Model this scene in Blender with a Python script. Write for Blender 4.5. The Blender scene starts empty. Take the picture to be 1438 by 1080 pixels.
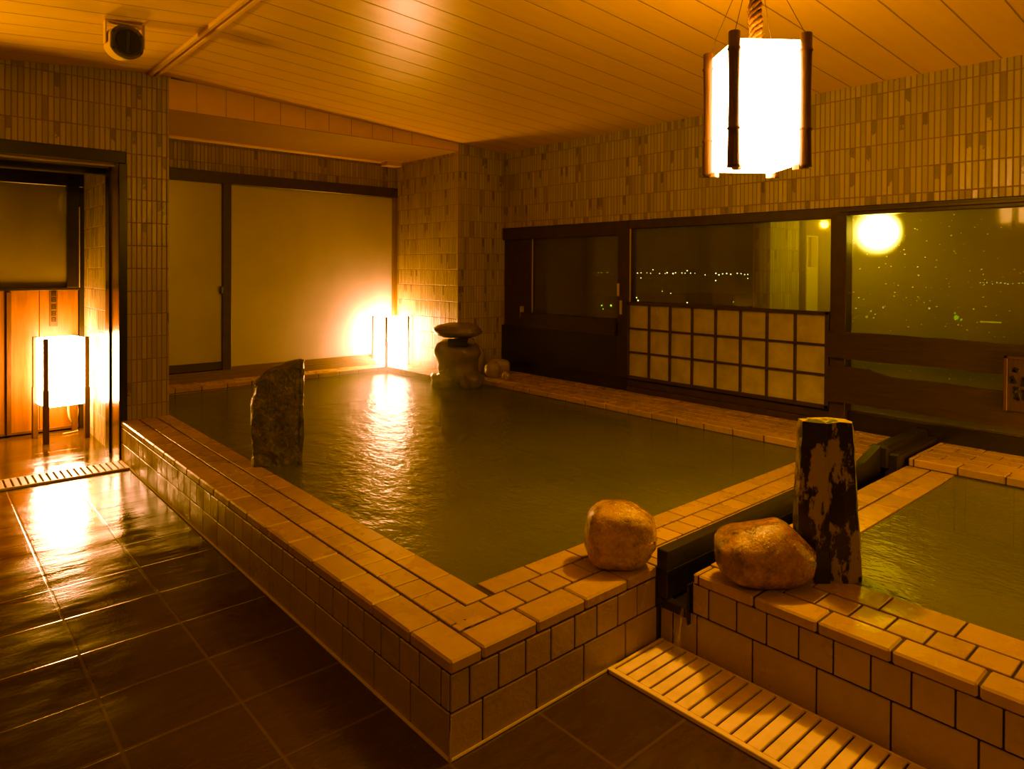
import bpy, bmesh, math, random
from mathutils import Vector, Matrix, noise
random.seed(7)
SC = bpy.context.scene
COL = SC.collection
R = math.radians

# ------------------------------------------------------------------ node helpers
def new_mat(name):
    m = bpy.data.materials.new(name); m.use_nodes = True
    nt = m.node_tree; nt.nodes.clear()
    out = nt.nodes.new('ShaderNodeOutputMaterial')
    return m, nt, out

def nd(nt, t, **kw):
    n = nt.nodes.new(t)
    for k, v in kw.items():
        if k.startswith('i_'):
            key = k[2:]
            key = int(key) if key.isdigit() else key.replace('_', ' ')
            n.inputs[key].default_value = v
        else:
            setattr(n, k, v)
    return n

def L(nt, a, ao, b, bi):
    nt.links.new(a.outputs[ao], b.inputs[bi])

def mth(nt, op, a, b=None, c=None):
    n = nt.nodes.new('ShaderNodeMath'); n.operation = op
    for i, v in enumerate((a, b, c)):
        if v is None: continue
        if isinstance(v, (int, float)): n.inputs[i].default_value = v
        else: nt.links.new(v, n.inputs[i])
    return n.outputs[0]

def ramp(nt, fac, stops):
    n = nt.nodes.new('ShaderNodeValToRGB')
    cr = n.color_ramp
    while len(cr.elements) < len(stops): cr.elements.new(0.5)
    for e, (p, c) in zip(cr.elements, stops):
        e.position = p; e.color = (*c, 1)
    nt.links.new(fac, n.inputs[0])
    return n.outputs[0]

def mixc(nt, fac, a, b, blend='MIX'):
    n = nt.nodes.new('ShaderNodeMix'); n.data_type = 'RGBA'; n.blend_type = blend
    for i, v in ((0, fac), (6, a), (7, b)):
        if isinstance(v, (int, float)): n.inputs[i].default_value = v
        elif isinstance(v, tuple): n.inputs[i].default_value = (*v, 1)
        else: nt.links.new(v, n.inputs[i])
    return n.outputs[2]

def principled(nt, out, color=None, rough=0.5, spec=0.5, normal=None, metallic=0.0, coat=0.0):
    p = nd(nt, 'ShaderNodeBsdfPrincipled')
    if color is not None:
        # warm the whole palette: the tungsten cast is put into the surface colours
        nt.links.new(mixc(nt, 1.0, color, (1.0, .90, .72), 'MULTIPLY'), p.inputs['Base Color'])
    if isinstance(rough, (int, float)): p.inputs['Roughness'].default_value = rough
    else: nt.links.new(rough, p.inputs['Roughness'])
    p.inputs['Specular IOR Level'].default_value = spec
    p.inputs['Metallic'].default_value = metallic
    p.inputs['Coat Weight'].default_value = coat
    p.inputs['Coat Roughness'].default_value = .30
    if normal is not None: nt.links.new(normal, p.inputs['Normal'])
    nt.links.new(p.outputs[0], out.inputs[0])
    return p

def bump(nt, h, strength=0.3, dist=0.01, prev=None):
    b = nd(nt, 'ShaderNodeBump'); b.inputs['Strength'].default_value = strength
    b.inputs['Distance'].default_value = dist
    nt.links.new(h, b.inputs['Height'])
    if prev is not None: nt.links.new(prev, b.inputs['Normal'])
    return b.outputs[0]

def noise_tex(nt, scale, detail=3, rough=0.5, vec=None, stretch=None):
    n = nd(nt, 'ShaderNodeTexNoise'); n.inputs['Scale'].default_value = scale
    n.inputs['Detail'].default_value = detail; n.inputs['Roughness'].default_value = rough
    if vec is None:
        vec = nd(nt, 'ShaderNodeTexCoord').outputs['Object']
    if stretch:
        mp = nd(nt, 'ShaderNodeMapping'); mp.inputs['Scale'].default_value = stretch
        nt.links.new(vec, mp.inputs[0]); vec = mp.outputs[0]
    nt.links.new(vec, n.inputs['Vector'])
    return n.outputs['Fac']

# ------------------------------------------------------------------ materials
def simple(name, color, rough=0.5, spec=0.5, nscale=None, namt=0.25, bstr=0.0, bscale=60, stretch=None, metallic=0.0, coat=0.0):
    m, nt, out = new_mat(name)
    col = color
    if nscale:
        f = noise_tex(nt, nscale, 4, 0.6, stretch=stretch)
        lo = tuple(c*(1-namt) for c in color); hi = tuple(min(1, c*(1+namt)) for c in color)
        col = ramp(nt, f, [(0.3, lo), (0.7, hi)])
    nrm = None
    if bstr: nrm = bump(nt, noise_tex(nt, bscale, 4, 0.6, stretch=stretch), bstr, 0.01)
    principled(nt, out, col, rough, spec, nrm, metallic, coat)
    return m

def grid_cells(nt, w, h, ou, ov, j, horiz=False):
    """UV in metres -> (cell vector, joint mask 0..1, inner u)"""
    uv = nd(nt, 'ShaderNodeUVMap'); sp = nd(nt, 'ShaderNodeSeparateXYZ'); nt.links.new(uv.outputs[0], sp.inputs[0])
    u = mth(nt, 'DIVIDE', mth(nt, 'SUBTRACT', sp.outputs[0], ou), w)
    v = mth(nt, 'DIVIDE', mth(nt, 'SUBTRACT', sp.outputs[1], ov), h)
    fu = mth(nt, 'FRACT', u); fv = mth(nt, 'FRACT', v)
    du = mth(nt, 'MULTIPLY', mth(nt, 'MINIMUM', fu, mth(nt, 'SUBTRACT', 1.0, fu)), w)
    dv = mth(nt, 'MULTIPLY', mth(nt, 'MINIMUM', fv, mth(nt, 'SUBTRACT', 1.0, fv)), h)
    d = mth(nt, 'MINIMUM', du, dv)
    mr = nd(nt, 'ShaderNodeMapRange'); mr.inputs[1].default_value = j*0.5; mr.inputs[2].default_value = j*1.25
    nt.links.new(d, mr.inputs[0])
    cb = nd(nt, 'ShaderNodeCombineXYZ')
    nt.links.new(mth(nt, 'FLOOR', u), cb.inputs[0]); nt.links.new(mth(nt, 'FLOOR', v), cb.inputs[1])
    return cb.outputs[0], mr.outputs[0], fu, fv

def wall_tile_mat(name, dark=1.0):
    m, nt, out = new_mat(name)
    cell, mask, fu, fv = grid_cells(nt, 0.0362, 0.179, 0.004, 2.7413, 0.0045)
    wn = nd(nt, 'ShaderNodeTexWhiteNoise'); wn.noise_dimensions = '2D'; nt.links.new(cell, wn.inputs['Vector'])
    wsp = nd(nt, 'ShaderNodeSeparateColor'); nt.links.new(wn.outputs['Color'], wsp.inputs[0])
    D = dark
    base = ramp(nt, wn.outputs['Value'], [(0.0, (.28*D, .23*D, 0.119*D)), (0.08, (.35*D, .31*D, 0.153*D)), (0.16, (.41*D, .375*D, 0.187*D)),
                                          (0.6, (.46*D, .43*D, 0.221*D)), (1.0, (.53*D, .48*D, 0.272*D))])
    # burnt ends on some tiles
    burn = mth(nt, 'MULTIPLY', mth(nt, 'GREATER_THAN', wsp.outputs[1], 0.90), mth(nt, 'GREATER_THAN', mth(nt, 'ADD', fv, noise_tex(nt, 30, 2)), 1.0))
    base = mixc(nt, mth(nt, 'MULTIPLY', burn, 0.65), base, (.10*D, .07*D, 0.068*D))
    speck = noise_tex(nt, 160, 3, 0.7)
    base = mixc(nt, 0.35, base, ramp(nt, speck, [(0.3, (.5, .5, .5)), (0.7, (1, 1, 1))]), 'MULTIPLY')
    col = mixc(nt, mask, (.26*D, .19*D, 0.204*D), base)
    rg = mth(nt, 'MULTIPLY_ADD', wsp.outputs[2], 0.22, 0.16)
    rg = mth(nt, 'MULTIPLY_ADD', mth(nt, 'SUBTRACT', 1.0, mask), 0.5, rg)
    nrm = bump(nt, mask, 0.55, 0.004)
    nrm = bump(nt, noise_tex(nt, 55, 4, 0.65), 0.28, 0.006, nrm)
    # every tile tips its own way a little
    tilt = mth(nt, 'MULTIPLY', mth(nt, 'SUBTRACT', wsp.outputs[0], 0.5), fu)
    nrm = bump(nt, tilt, 0.5, 0.006, nrm)
    principled(nt, out, col, rg, 0.55, nrm)
    return m

def floor_mat():
    m, nt, out = new_mat('wet_floor_stone')
    cell, mask, fu, fv = grid_cells(nt, 0.368, 0.353, -0.374, 0.703, 0.006)
    wn = nd(nt, 'ShaderNodeTexWhiteNoise'); wn.noise_dimensions = '2D'; nt.links.new(cell, wn.inputs['Vector'])
    base = ramp(nt, wn.outputs['Value'], [(0, (.058, .033, .008)), (1, (.066, .037, .009))])
    n1 = noise_tex(nt, 9, 5, 0.65, stretch=(1, 3, 1))
    base = mixc(nt, 0.6, base, ramp(nt, n1, [(0.3, (.55, .55, .55)), (0.7, (1.1, 1.1, 1.1))]), 'MULTIPLY')
    col = mixc(nt, mask, (.095, .062, .016), base)
    wet = noise_tex(nt, 2.2, 4, 0.6, stretch=(1, 1.8, 1))
    rg = ramp(nt, wet, [(0.35, (.07, .07, .07)), (0.65, (.24, .24, .24))])
    nrm = bump(nt, mask, 0.20, 0.003)
    nrm = bump(nt, noise_tex(nt, 3.2, 3, 0.5, stretch=(.7, 2.2, 1)), 0.16, 0.03, nrm)
    nrm = bump(nt, noise_tex(nt, 70, 4, 0.6), 0.10, 0.006, nrm)
    principled(nt, out, col, rg, 0.6, nrm)
    return m

def ceiling_mat():
    m, nt, out = new_mat('ceiling_board')
    uv = nd(nt, 'ShaderNodeUVMap'); sp = nd(nt, 'ShaderNodeSeparateXYZ'); nt.links.new(uv.outputs[0], sp.inputs[0])
    v = mth(nt, 'DIVIDE', mth(nt, 'SUBTRACT', sp.outputs[1], 1.345), 0.2277)
    fv = mth(nt, 'FRACT', v)
    d = mth(nt, 'MULTIPLY', mth(nt, 'MINIMUM', fv, mth(nt, 'SUBTRACT', 1.0, fv)), 0.2277)
    mr = nd(nt, 'ShaderNodeMapRange'); mr.inputs[1].default_value = 0.0015; mr.inputs[2].default_value = 0.006
    nt.links.new(d, mr.inputs[0])
    n = noise_tex(nt, 3, 5, 0.6, stretch=(1, 6, 1))
    base = ramp(nt, n, [(0.3, (.70, .52, .07)), (0.7, (.78, .58, .08))])
    col = mixc(nt, mr.outputs[0], (.34, .25, .05), base)
    nrm = bump(nt, mr.outputs[0], 0.9, 0.006)
    nrm = bump(nt, noise_tex(nt, 9, 3, 0.5, stretch=(1, 5, 1)), 0.06, 0.02, nrm)
    principled(nt, out, col, 0.30, 0.45, nrm)
    return m

def rim_tile_mat(name, ca, cb, rough=0.32, bstr=0.12, bscale=60):
    m, nt, out = new_mat(name)
    g = nd(nt, 'ShaderNodeNewGeometry')
    base = ramp(nt, g.outputs['Random Per Island'], [(0, ca), (1, cb)])
    n1 = noise_tex(nt, 18, 5, 0.65)
    base = mixc(nt, 0.6, base, ramp(nt, n1, [(0.3, (.82, .80, .76)), (0.7, (1.08, 1.08, 1.08))]), 'MULTIPLY')
    rg = ramp(nt, noise_tex(nt, 6, 3, 0.6), [(0.35, (rough*.6,)*3), (0.7, (rough*1.35,)*3)])
    nrm = bump(nt, noise_tex(nt, bscale, 4, 0.65), bstr, 0.01)
    principled(nt, out, base, rg, 0.5, nrm)
    return m

def water_mat(name):
    m, nt, out = new_mat(name)
    n0 = noise_tex(nt, 0.9, 3, 0.5)
    col = ramp(nt, n0, [(0.3, (.115, .118, .006)), (0.7, (.175, .17, .009))])
    w1 = noise_tex(nt, 5.5, 3, 0.55, stretch=(1.6, 1.0, 1))
    w2 = noise_tex(nt, 26, 3, 0.5, stretch=(1.8, 1.0, 1))
    nrm = bump(nt, w1, 0.20, 0.05)
    nrm = bump(nt, w2, 0.16, 0.02, nrm)
    p = nd(nt, 'ShaderNodeBsdfPrincipled')
    nt.links.new(col, p.inputs['Base Color']); p.inputs['Roughness'].default_value = 0.24
    p.inputs['IOR'].default_value = 1.333; p.inputs['Specular IOR Level'].default_value = 0.55
    nt.links.new(nrm, p.inputs['Normal'])
    tr = nd(nt, 'ShaderNodeBsdfTransparent'); tr.inputs[0].default_value = (.62, .62, .2, 1)
    mx = nd(nt, 'ShaderNodeMixShader'); mx.inputs[0].default_value = 0.76
    L(nt, tr, 0, mx, 1); L(nt, p, 0, mx, 2); L(nt, mx, 0, out, 0)
    return m

def wood_mat(name, ca, cb, scale=6, stretch=(1, 1, 8), rough=0.45, bstr=0.15):
    m, nt, out = new_mat(name)
    n = noise_tex(nt, scale, 6, 0.65, stretch=stretch)
    g = nd(nt, 'ShaderNodeNewGeometry')
    col = ramp(nt, n, [(0.28, ca), (0.72, cb)])
    col = mixc(nt, 0.35, col, ramp(nt, g.outputs['Random Per Island'], [(0, (.6, .6, .6)), (1, (1, 1, 1))]), 'MULTIPLY')
    principled(nt, out, col, rough, 0.4, bump(nt, n, bstr, 0.01))
    return m

def glass_mat(name, haze=0.3, tint=(.10, .10, .012), drops=0.5, trans=0.5, blur=0.0):
    m, nt, out = new_mat(name)
    tr = nd(nt, 'ShaderNodeBsdfTransparent'); tr.inputs[0].default_value = (.86, .9, .7, 1)
    df = nd(nt, 'ShaderNodeBsdfDiffuse'); tl = nd(nt, 'ShaderNodeBsdfTranslucent')
    n = noise_tex(nt, 2.5, 4, 0.6, stretch=(1, 1, .5))
    c = ramp(nt, n, [(0.3, tuple(x*.75 for x in tint)), (0.7, tuple(x*1.2 for x in tint))])
    nt.links.new(c, df.inputs[0]); tl.inputs[0].default_value = (.75, .62, .2, 1)
    mx0 = nd(nt, 'ShaderNodeMixShader'); mx0.inputs[0].default_value = trans
    L(nt, df, 0, mx0, 1); L(nt, tl, 0, mx0, 2)
    if blur > 0:
        rf = nd(nt, 'ShaderNodeBsdfRefraction'); rf.inputs['Roughness'].default_value = .75; rf.inputs['IOR'].default_value = 1.16
        rf.inputs[0].default_value = (.9, .92, .6, 1)
        mb_ = nd(nt, 'ShaderNodeMixShader'); mb_.inputs[0].default_value = blur
        L(nt, tr, 0, mb_, 1); L(nt, rf, 0, mb_, 2); tr = mb_
    mx1 = nd(nt, 'ShaderNodeMixShader'); mx1.inputs[0].default_value = haze
    L(nt, tr, 0, mx1, 1); L(nt, mx0, 0, mx1, 2)
    gl = nd(nt, 'ShaderNodeBsdfGlossy'); gl.inputs['Roughness'].default_value = 0.03
    gl.inputs[0].default_value = (.9, .9, .6, 1)
    g2 = nd(nt, 'ShaderNodeBsdfGlossy'); g2.inputs['Roughness'].default_value = 0.12
    vz = nd(nt, 'ShaderNodeTexVoronoi'); vz.inputs['Scale'].default_value = 75
    co = nd(nt, 'ShaderNodeTexCoord'); nt.links.new(co.outputs['Object'], vz.inputs['Vector'])
    dm = ramp(nt, vz.outputs['Distance'], [(0.15, (1, 1, 1)), (0.42, (0, 0, 0))])
    nrm = bump(nt, dm, 1.0, 0.012)
    nt.links.new(nrm, g2.inputs['Normal'])
    mg = nd(nt, 'ShaderNodeMixShader'); mg.inputs[0].default_value = drops
    L(nt, gl, 0, mg, 1); L(nt, g2, 0, mg, 2)
    fr = nd(nt, 'ShaderNodeFresnel'); fr.inputs[0].default_value = 1.5
    mx2 = nd(nt, 'ShaderNodeMixShader'); L(nt, fr, 0, mx2, 0)
    L(nt, mx1, 0, mx2, 1); L(nt, mg, 0, mx2, 2)
    last = mx2
    if blur > 0:                                   # beads of water that catch the light behind them
        mp = nd(nt, 'ShaderNodeMapping'); mp.inputs['Scale'].default_value = (1, .55, 1); nt.links.new(co.outputs['Object'], mp.inputs[0])
        for sc_, keep in ((62, .72), (120, .62)):
            v2 = nd(nt, 'ShaderNodeTexVoronoi'); v2.inputs['Scale'].default_value = sc_; nt.links.new(mp.outputs[0], v2.inputs['Vector'])
            sc2 = nd(nt, 'ShaderNodeSeparateColor'); nt.links.new(v2.outputs['Color'], sc2.inputs[0])
            k_ = mth(nt, 'MULTIPLY', mth(nt, 'GREATER_THAN', sc2.outputs[0], keep), mth(nt, 'LESS_THAN', v2.outputs['Distance'], .27))
            bead = nd(nt, 'ShaderNodeBsdfTranslucent'); bead.inputs[0].default_value = (1, 1, .8, 1)
            mz = nd(nt, 'ShaderNodeMixShader'); nt.links.new(k_, mz.inputs[0]); L(nt, last, 0, mz, 1); L(nt, bead, 0, mz, 2); last = mz
    L(nt, last, 0, out, 0)
    return m

def emit_mat(name, col, s=1.0):
    m, nt, out = new_mat(name)
    e = nd(nt, 'ShaderNodeEmission'); e.inputs[0].default_value = (*col, 1); e.inputs[1].default_value = s
    L(nt, e, 0, out, 0); return m

def post_mat():
    m, nt, out = new_mat('charred_peeling_wood')
    n = noise_tex(nt, 8.5, 6, 0.68, stretch=(1, 1, .55))
    n2 = noise_tex(nt, 40, 4, 0.6, stretch=(1, 1, .3))
    f = mth(nt, 'ADD', mth(nt, 'MULTIPLY', n, 0.85), mth(nt, 'MULTIPLY', n2, 0.15))
    patch = ramp(nt, f, [(0.488, (0, 0, 0)), (0.515, (1, 1, 1))])
    col = mixc(nt, patch, (.012, .006, .003), (.30, .24, .055))
    nrm = bump(nt, patch, 0.5, 0.006); nrm = bump(nt, n2, 0.4, 0.01, nrm)
    rg = ramp(nt, patch, [(0, (.32,)*3), (1, (.7,)*3)])
    principled(nt, out, col, rg, 0.5, nrm)
    return m

def stone_mat(name, stops, rough=0.28, scale=7, bstr=0.5, bscale=45):
    m, nt, out = new_mat(name)
    n = noise_tex(nt, scale, 7, 0.68)
    n2 = noise_tex(nt, bscale, 5, 0.65)
    f = mth(nt, 'ADD', mth(nt, 'MULTIPLY', n, 0.7), mth(nt, 'MULTIPLY', n2, 0.3))
    col = ramp(nt, f, stops)
    nrm = bump(nt, n2, bstr, 0.012)
    rg = ramp(nt, noise_tex(nt, 12, 3), [(0.35, (rough*.6,)*3), (0.7, (rough*1.6,)*3)])
    p = principled(nt, out, col, rg, 0.55, nrm, coat=.9)
    p.inputs['Coat Roughness'].default_value = .11
    nt.links.new(bump(nt, noise_tex(nt, 80, 3, .6), .8, .007), p.inputs['Coat Normal'])
    return m

LC = (1.0, 0.42, 0.24)
M = {}
M['tile'] = wall_tile_mat('glazed_border_tile')
M['tile_dim'] = wall_tile_mat('glazed_border_tile_shaded', 0.8)  # same tile evenly darkened, dimness of these walls put into its colour
M['floor'] = floor_mat()
M['ceil'] = ceiling_mat()
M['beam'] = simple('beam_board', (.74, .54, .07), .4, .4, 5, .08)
M['soffit'] = simple('shaded_soffit_board', (.30, .20, .03), .45, .4, 5, .08)  # darker than the beam board: shade of the underside put into the colour
M['plaster'] = simple('painted_wall', (.30, .24, .07), .7, .3, 4, .15)
M['rim'] = rim_tile_mat('rim_terracotta_tile', (.40, .285, .062), (.53, .375, .085), 0.34)
M['face'] = rim_tile_mat('pool_face_tile', (.36, .275, .05), (.45, .34, .065), 0.42, 0.3, 45)
M['grout'] = simple('dark_grout', (.05, .032, .010), .7, .3, 30, .2)
M['pale_grout'] = simple('pale_caulk', (.5, .42, .2), .5, .4)
M['water'] = water_mat('murky_bath_water')
M['black'] = simple('black_lacquered_metal', (.012, .008, .004), .25, .5, 12, .4, .05, 25)
M['blackwood'] = simple('black_wet_board', (.014, .008, .004), .45, .5, 8, .5, .2, 30, (1, 12, 1))
M['frame'] = simple('dark_brown_window_frame', (.045, .026, .008), .4, .4, 14, .3, .05, 30)
M['alu'] = simple('pale_aluminium', (.55, .50, .3), .35, .5, None, metallic=.3)
M['jamb'] = simple('satin_metal_jamb', (.30, .22, .10), .22, .6, metallic=.6)
M['plank'] = wood_mat('old_brown_plank', (.024, .014, .0035), (.058, .034, .008), 5, (1, 1, 9), .42, .25)
M['signwood'] = wood_mat('sign_wood', (.025, .013, .004), (.07, .036, .009), 9, (1, 5, .7), .5, .2)
M['panelwood'] = wood_mat('cedar_panel', (.14, .058, .018), (.24, .108, .036), 5, (6, 1, .6), .42, .12)
M['battenwood'] = wood_mat('cedar_batten', (.05, .020, .006), (.10, .042, .012), 8, (6, 1, .6), .45, .2)
M['darkwood'] = wood_mat('dark_lantern_wood', (.05, .026, .010), (.11, .055, .02), 12, (4, 4, .6), .4, .2)
M['bamboo'] = wood_mat('smoked_bamboo', (.06, .030, .010), (.15, .08, .026), 20, (5, 5, .35), .35, .25)
M['twine'] = simple('straw_twine', (.34, .22, .08), .7, .3, 60, .4, .4, 90)
M['rope'] = simple('straw_rope', (.22, .12, .035), .8, .2, 70, .5, .6, 80)
M['wire'] = simple('hanging_wire', (.05, .03, .01), .4, .5)
M['clip'] = simple('plastic_foot', (.8, .7, .5), .4, .5)
M['paper'] = emit_mat('lit_paper', LC, 26.0)
M['paper_bright'] = emit_mat('brightly_lit_paper', LC, 60.0)
M['paper_door'] = emit_mat('doorway_lit_paper', LC, 72.0)
M['paper_dim'] = emit_mat('dimly_lit_paper', LC, 19.0)
M['grate'] = simple('cream_grate_slat', (.84, .70, .62), .38, .45, 12, .12)
M['gratedark'] = simple('grate_gap', (.06, .03, .01), .6, .3)
M['spk_body'] = simple('speaker_cream_body', (.62, .48, .10), .4, .5)
M['spk_front'] = simple('speaker_dark_front', (.05, .042, .012), .35, .5)
M['spk_grille'] = simple('speaker_grille', (.012, .008, .005), .5, .4)
M['glass'] = glass_mat('misted_glass', 0.30, (.30, .225, .010), 0.25, 0.3)
M['wetglass'] = glass_mat('wet_misted_glass', 0.44, (.30, .225, .010), 0.5, 0.30, .88)
M['doorglass'] = glass_mat('misted_door_glass', 0.5, (.38, .30, .012), 0.4, 0.1)
M['track'] = simple('lit_window_track', (.16, .11, .03), .4, .5)  # lightened: lantern light falling on the track is put into the colour
M['frost'] = simple('frosted_glass', (.43, .42, .46), .38, .9, 1.5, .12, .03, 25, coat=.6)
M['shojipaper'] = simple('shoji_panel_film', (.42, .405, .065), .45, .45, 6, .22, .1, 14)
M['post'] = post_mat()
M['stone_a'] = stone_mat('wet_tan_stone', [(0.34, (.10, .055, .010)), (0.48, (.46, .27, .05)), (0.66, (.78, .53, .16))], .17, 17, .75, 95)
M['stone_b'] = stone_mat('wet_orange_stone', [(0.36, (.05, .022, .005)), (0.49, (.30, .14, .026)), (0.66, (.62, .34, .08))], .15, 13, .7, 90)
M['slate'] = stone_mat('dark_slate', [(0.38, (.022, .017, .006)), (0.53, (.065, .052, .014)), (0.66, (.20, .165, .045))], .24, 11, 1.0, 45)
M['spoutstone'] = stone_mat('mossy_spout_stone', [(0.3, (.10, .075, .02)), (0.6, (.22, .17, .045)), (0.8, (.34, .27, .08))], .5, 8, .6, 30)
M['pebble'] = stone_mat('pale_pebble', [(0.3, (.26, .20, .055)), (0.7, (.46, .36, .11))], .4, 7, .4, 30)
M['leaf'] = simple('thin_bamboo_leaf', (.20, .22, .03), .35, .5)
M['night'] = simple('night_ground', (.006, .006, .002), .9, .1)
M['ink'] = simple('black_ink', (.003, .002, .001), .5, .3)
M['box'] = simple('painted_box', (.68, .53, .13), .45, .4)
M['cable'] = simple('grey_cable', (.45, .36, .2), .5, .4)
M['palepanel'] = simple('pale_outdoor_panel', (.75, .68, .42), .5, .3)

# ------------------------------------------------------------------ mesh builder
class MB:
    def __init__(s): s.bm = bmesh.new()
    def box(s, lo, hi, bev=0.0):
        lo = Vector(lo); hi = Vector(hi)
        return s.obox((lo+hi)/2, (hi-lo)/2, None, bev)
    def obox(s, c, half, rot=None, bev=0.0):
        r = bmesh.ops.create_cube(s.bm, size=2.0)
        vs = r['verts']
        mat = Matrix.Translation(Vector(c)) @ (rot.to_4x4() if rot else Matrix.Identity(4)) @ Matrix.Diagonal((*half, 1))
        bmesh.ops.transform(s.bm, matrix=mat, verts=vs)
        if bev > 0:
            es = list({e for v in vs for e in v.link_edges})
            bmesh.ops.bevel(s.bm, geom=es, offset=bev, segments=1, affect='EDGES', profile=0.5)
        return s
    def tube(s, pts, rad, seg=8, cap=True):
        pts = [Vector(p) for p in pts]
        rr = rad if isinstance(rad, (list, tuple)) else [rad]*len(pts)
        rings = []
        up = Vector((0, 0, 1))
        for i, p in enumerate(pts):
            a = pts[max(0, i-1)]; b = pts[min(len(pts)-1, i+1)]
            t = (b-a).normalized()
            ref = up if abs(t.dot(up)) < 0.95 else Vector((1, 0, 0))
            x = t.cross(ref).normalized(); y = x.cross(t).normalized()
            rings.append([s.bm.verts.new(p + (x*math.cos(k*2*math.pi/seg) + y*math.sin(k*2*math.pi/seg))*rr[i]) for k in range(seg)])
        for a, b in zip(rings, rings[1:]):
            for k in range(seg):
                s.bm.faces.new((a[k], a[(k+1) % seg], b[(k+1) % seg], b[k]))
        if cap:
            s.bm.faces.new(rings[0]); s.bm.faces.new(rings[-1][::-1])
        return s
    def quad(s, *pts):
        s.bm.faces.new([s.bm.verts.new(Vector(p)) for p in pts]); return s
    def prism(s, poly, axis, a, b):
        """poly: 2-D outline in the two other axes (order x,y,z minus axis)"""
        def P(q, t):
            if axis == 'X': return (t, q[0], q[1])
            if axis == 'Y': return (q[0], t, q[1])
            return (q[0], q[1], t)
        va = [s.bm.verts.new(P(q, a)) for q in poly]; vb = [s.bm.verts.new(P(q, b)) for q in poly]
        n = len(poly)
        s.bm.faces.new(va); s.bm.faces.new(vb[::-1])
        for i in range(n):
            s.bm.faces.new((va[i], vb[i], vb[(i+1) % n], va[(i+1) % n]))
        return s
    def xform(s, mat):
        bmesh.ops.transform(s.bm, matrix=mat, verts=s.bm.verts); return s
    def build(s, name, mat, parent=None, smooth=False, origin=None):
        bm = s.bm
        bmesh.ops.recalc_face_normals(bm, faces=bm.faces)
        uvl = bm.loops.layers.uv.new('UVMap')
        for f in bm.faces:
            n = f.normal; f.smooth = smooth
            ax = max(range(3), key=lambda i: abs(n[i]))
            for l in f.loops:
                c = l.vert.co
                l[uvl].uv = (c.y, c.z) if ax == 0 else (c.x, c.z) if ax == 1 else (c.x, c.y)
        off = Vector(origin) if origin is not None else None
        if parent is not None:
            # parent-local coordinates: parents here only carry a location
            off = Vector(parent.get('_base', (0, 0, 0)))
        if off is not None and off.length > 0:
            bmesh.ops.translate(bm, vec=-off, verts=bm.verts)
        me = bpy.data.meshes.new(name); bm.to_mesh(me); bm.free()
        mats = mat if isinstance(mat, (list, tuple)) else [mat]
        for x in mats: me.materials.append(x)
        o = bpy.data.objects.new(name, me); COL.objects.link(o)
        if parent is not None: o.parent = parent
        elif off is not None: o.location = off
        if parent is not None and parent.type == 'MESH': o['_base'] = tuple(off)
        elif parent is None: o['_base'] = tuple(off) if off is not None else (0.0, 0.0, 0.0)
        return o

def tag(o, label=None, cat=None, group=None, kind=None):
    if label: o['label'] = label
    if cat: o['category'] = cat
    if group: o['group'] = group
    if kind: o['kind'] = kind
    return o

def thing(name, loc, label, cat, group=None, kind=None):
    o = bpy.data.objects.new(name, None); COL.objects.link(o); o.empty_display_size = .1
    o.location = loc; o['_base'] = tuple(loc)
    return tag(o, label, cat, group, kind)

def struct(o): o['kind'] = 'structure'; return o

def blob(mb, c, half, seed, amp=.12, freq=1.6, sub=4, power=2.4, rot=None, flat=-1.0, fn=None):
    """superellipsoid stone with noise; flat = lowest local z kept (fraction of half z)"""
    r = bmesh.ops.create_icosphere(mb.bm, subdivisions=sub, radius=1.0)
    for v in r['verts']:
        d = v.co.normalized()
        k = (abs(d.x)**power + abs(d.y)**power + abs(d.z)**power)**(-1.0/power)
        p = d*k
        q = d*freq + Vector((seed*7.1, seed*3.7, seed*1.9))
        s = 1 + amp*noise.noise(q) + amp*.35*noise.noise(q*3.1) + amp*.12*noise.noise(q*9)
        p = Vector((p.x*half[0]*s, p.y*half[1]*s, p.z*half[2]*s))
        if fn: p = fn(p)
        if p.z < flat*half[2]: p.z = flat*half[2] + (p.z-flat*half[2])*.04
        v.co = p
    m = Matrix.Translation(Vector(c)) @ (rot.to_4x4() if rot else Matrix.Identity(4))
    bmesh.ops.transform(mb.bm, matrix=m, verts=r['verts'])

VR = Matrix(((.750, .661, 0), (-.661, .750, 0), (0, 0, 1)))   # columns: toward photo right, away, up

# ================================================================== SETTING
PY = 4.31      # face of pillar, beam and corner column
WX = 3.88      # face of the tiled window wall
LY = 5.60      # plane of the back sliding window
def ceil_z(x): return 3.051-.0585*x if x >= .23 else 3.0175+.09*x

struct(MB().box((-2.6, -4.8, -.1), (0.0, 6.1, 0.0)).box((0.0, -4.8, -.1), (1.06, 0.0, 0.0)).build('floor', M['floor']))
# ceiling: two slopes that meet under a batten
cb = MB()
for x0, x1 in ((-2.6, .23), (.23, 4.2)):
    z0, z1 = (3.0175+.09*x0, 3.0383) if x0 < 0 else (3.0375, 3.051-.0585*x1)
    cb.prism([(x0, z0), (x1, z1), (x1, z1+.08), (x0, z0+.08)], 'Y', -4.8, 5.7)
struct(cb.build('ceiling', M['ceil']))
t = MB()
for dx in (-.035, .012):
    t.box((.23+dx, -4.8, 3.012), (.23+dx+.028, PY, 3.06), .004)
struct(t.build('trim_1', M['beam']))
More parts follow.
